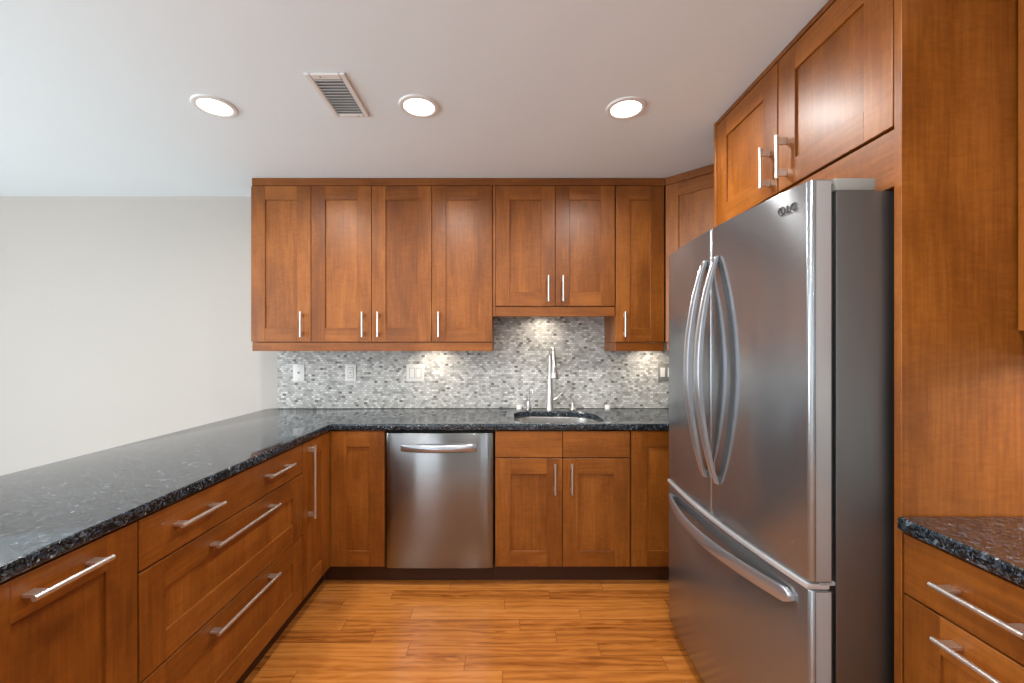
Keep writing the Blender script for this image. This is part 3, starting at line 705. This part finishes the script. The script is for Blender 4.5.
# ------------------------------------------------------------------ refrigerator (front faces -x)
FY0, FY1, FYC = 1.100, 2.012, 1.556
fr = thing('refrigerator', 'stainless steel french-door refrigerator with bottom freezer drawer', 'refrigerator', (1.2, FYC, 0))
XCS = 0.868
bm = newbm(); box(bm, XCS, 1.60, FY0+0.004, FY1-0.004, 0.045, 1.752, 0.004, 0, 2)
obj('case', bm, SS_DARK, fr, world=True)
bm = newbm(); box(bm, XCS-0.03, XCS+0.02, FY0+0.03, FY1-0.03, 0.004, 0.0445, 0.002); obj('toe_grille', bm, BLACK, fr, world=True)
def fx_(y, xe=0.788, bulge=0.028):
    u_ = (y-FYC)/((FY1-FY0)/2); return xe-0.011*u_-bulge*(1-u_*u_)
def fdoor(y0, y1, z0, z1, r0, r1, name, mat=SS_F, back=0.852, n=22):
    pts = []; nr = 6
    # near side corner at y0 with radius r0, far side corner with radius r1
    for k in range(nr+1):
        a = PI/2*k/nr; pts.append((fx_(y0+r0)+r0*(1-math.sin(a))*1.0, y0+r0*(1-math.cos(a))))
    for k in range(1, n):
        y = y0+r0+(y1-r1-y0-r0)*k/n; pts.append((fx_(y), y))
    for k in range(nr+1):
        a = PI/2*(1-k/nr); pts.append((fx_(y1-r1)+r1*(1-math.sin(a)), y1-r1*(1-math.cos(a))))
    # mesh list runs near->far along the front, then back
    pts = pts+[(back, y1), (back, y0)]
    bm = newbm(); prism(bm, pts, z0, z1, 0.0035, 0, (), 2)
    bm.normal_update()
    for f in bm.faces:
        if f.normal.y < -0.995: f.material_index = 1
    return obj(name, bm, [mat, SS_SIDE], fr, world=True, angle=40)
ZD0, ZD1 = 0.722, 1.780
# in plan: near corner first point is on the side wall, order handled above
dn = fdoor(FY0, FYC-0.003, ZD0, ZD1, 0.016, 0.008, 'door')
df = fdoor(FYC+0.003, FY1, ZD0, ZD1, 0.008, 0.016, 'door')
dz = fdoor(FY0, FY1, 0.055, 0.700, 0.016, 0.016, 'freezer_drawer', n=40)
for (y0, y1, z0, z1) in ((FY0+0.012, FY1-0.012, 0.07, 1.745),):
    bm = newbm(); box(bm, 0.853, XCS-0.0005, y0, y1, z0, z1, 0.001); obj('gasket', bm, BLACK, fr, world=True)
# bright lip along the top of the freezer drawer
bm = newbm(); lp = []
ys = [FY0+0.006+(FY1-FY0-0.012)*k/40 for k in range(41)]
lip = [(fx_(y)-0.005, y) for y in ys]+[(0.85, FY1-0.004), (0.85, FY0+0.004)]
prism(bm, lip, 0.7005, 0.7165, 0.004, 0, (), 2); obj('trim_strip', bm, SS_TR, dz, world=True, angle=40)
# centre flipper seal between the doors
bm = newbm(); box(bm, 0.772, 0.85, FYC-0.0025, FYC+0.0025, ZD0+0.01, ZD1-0.012, 0.0005); obj('centre_seal', bm, WHITE, fr, world=True)
# hinges
for (y0, y1) in ((FY0+0.006, FY0+0.085), (FY1-0.085, FY1-0.006)):
    bm = newbm(); box(bm, 0.868, 0.976, y0, y1, 1.7525, 1.787, 0.006, 0, 2); box(bm, 0.822, 0.8675, y0+0.012, y1-0.025, 1.7812, 1.7870, 0.002)
    box(bm, 0.853, 0.872, y0+0.008, y1-0.02, 1.770, 1.7868, 0.003)
    obj('hinge_cover', bm, HINGE, fr, world=True)
for y0 in (FY0+0.004, FY1-0.03):
    bm = newbm(); box(bm, 0.826, 0.8675, y0, y0+0.026, 0.711, 0.7215, 0.002); obj('middle_hinge', bm, GREYP, fr, world=True)
# door handles: deep curved bows, flat band with ridges
def bow(y, parent):
    bm = newbm(); n = 36; za, zb = 0.852, 1.668
    hb = bmesh.new(); rows = []
    for k in range(n+1):
        u_ = k/n; z = za+(zb-za)*u_; s = math.sin(PI*u_)
        xb = fx_(y)-0.002; out = 0.010+0.068*s**0.85; tk = 0.012+0.005*s; w = 0.0150+0.004*s
        xo = xb-out; xi = xo+tk
        prof = [(xo+0.004, y-w), (xo+0.001, y-w*0.75), (xo+0.005, y-w*0.4), (xo+0.005, y), (xo+0.005, y+w*0.4), (xo+0.001, y+w*0.75), (xo+0.004, y+w),
                (xi, y+w), (xi+0.002, y+w*0.5), (xi, y), (xi+0.002, y-w*0.5), (xi, y-w)]
        rows.append([hb.verts.new((px, py, z)) for px, py in prof])
    m_ = len(rows[0])
    for a, b in zip(rows, rows[1:]):
        for j in range(m_): hb.faces.new((a[j], a[(j+1) % m_], b[(j+1) % m_], b[j]))
    hb.faces.new(rows[0]); hb.faces.new(rows[-1][::-1]); bmesh.ops.recalc_face_normals(hb, faces=hb.faces)
    merge(bm, hb)
    for z in (za+0.012, zb-0.012): box(bm, fx_(y)-0.016, fx_(y)+0.001, y-0.011, y+0.011, z-0.011, z+0.011, 0.003)
    return obj('handle', bm, SS_FH, parent, world=True, angle=50)
bow(1.512, dn); bow(1.595, df)
# freezer handle: one wide bow across the drawer
bm = newbm(); hb = bmesh.new(); rows = []; n = 40; ya, yb = 1.150, 1.955
for k in range(n+1):
    u_ = k/n; y = ya+(yb-ya)*u_; s = math.sin(PI*u_); e = min(u_, 1-u_)*(yb-ya)
    xb = fx_(y); out = 0.014+0.052*s**0.8; h = 0.021*min(1.0, (0.35+0.65*math.sqrt(min(1.0, e/0.02)))); zc = 0.652
    xo = xb-out; xi = xo+0.015
    prof = [(xo+0.003, zc+h), (xo, zc+h*0.6), (xo+0.0015, zc), (xo, zc-h*0.6), (xo+0.004, zc-h), (xi, zc-h*0.9), (xi, zc+h*0.9)]
    rows.append([hb.verts.new((px, y, pz)) for px, pz in prof])
m_ = len(rows[0])
for a, b in zip(rows, rows[1:]):
    for j in range(m_): hb.faces.new((a[j], a[(j+1) % m_], b[(j+1) % m_], b[j]))
hb.faces.new(rows[0]); hb.faces.new(rows[-1][::-1]); bmesh.ops.recalc_face_normals(hb, faces=hb.faces)
merge(bm, hb)
for y in (ya+0.014, yb-0.014): box(bm, fx_(y)-0.018, fx_(y)+0.001, y-0.012, y+0.012, 0.652-0.014, 0.652+0.014, 0.004)
obj('handle', bm, SS_FH, dz, world=True, angle=50)
# badge: ringed emblem and two letters
yb_ = 1.190; zb_ = 1.728
def text_mesh(s, size, ext):
    cu = bpy.data.curves.new('lettering', 'FONT'); cu.body = s; cu.size = size; cu.extrude = ext; cu.offset = 0.0003
    o = bpy.data.objects.new('lettering', cu); C.objects.link(o)
    dg = bpy.context.evaluated_depsgraph_get(); me = bpy.data.meshes.new_from_object(o.evaluated_get(dg))
    C.objects.unlink(o); bpy.data.objects.remove(o); return me
me = text_mesh('LG', 0.029, 0.0010)
M = Matrix(((0, 0, -1, fx_(1.155)-0.001), (-1, 0, 0, 1.181), (0, 1, 0, zb_-0.0105), (0, 0, 0, 1)))
me.transform(M)
xm = fx_(1.155)
for v in me.vertices: v.co.x += fx_(v.co.y)-xm
bm = newbm(); tb = bmesh.new(); tb.from_mesh(me); merge(bm, tb)
cy, cz, rr = 1.198, zb_, 0.0115
xf = fx_(cy)-0.0015
tube(bm, [(fx_(cy+rr*math.cos(2*PI*k/28))-0.001, cy+rr*math.cos(2*PI*k/28), cz+rr*math.sin(2*PI*k/28)) for k in range(29)], 0.0011, 8, caps=False)
tube(bm, [(xf, cy+0.001, cz+0.007), (xf, cy+0.001, cz-0.006), (xf, cy-0.006, cz-0.006)], 0.0010, 6)
tube(bm, [(xf, cy-0.0135, cz), (xf, cy-0.005, cz)], 0.0009, 6)
lathe_pts = [(xf, cy+0.0065, cz+0.004), (xf-0.0012, cy+0.0065, cz+0.004)]
tube(bm, lathe_pts, 0.0016, 10)
o = obj('badge', bm, GREYB, dn, world=True)
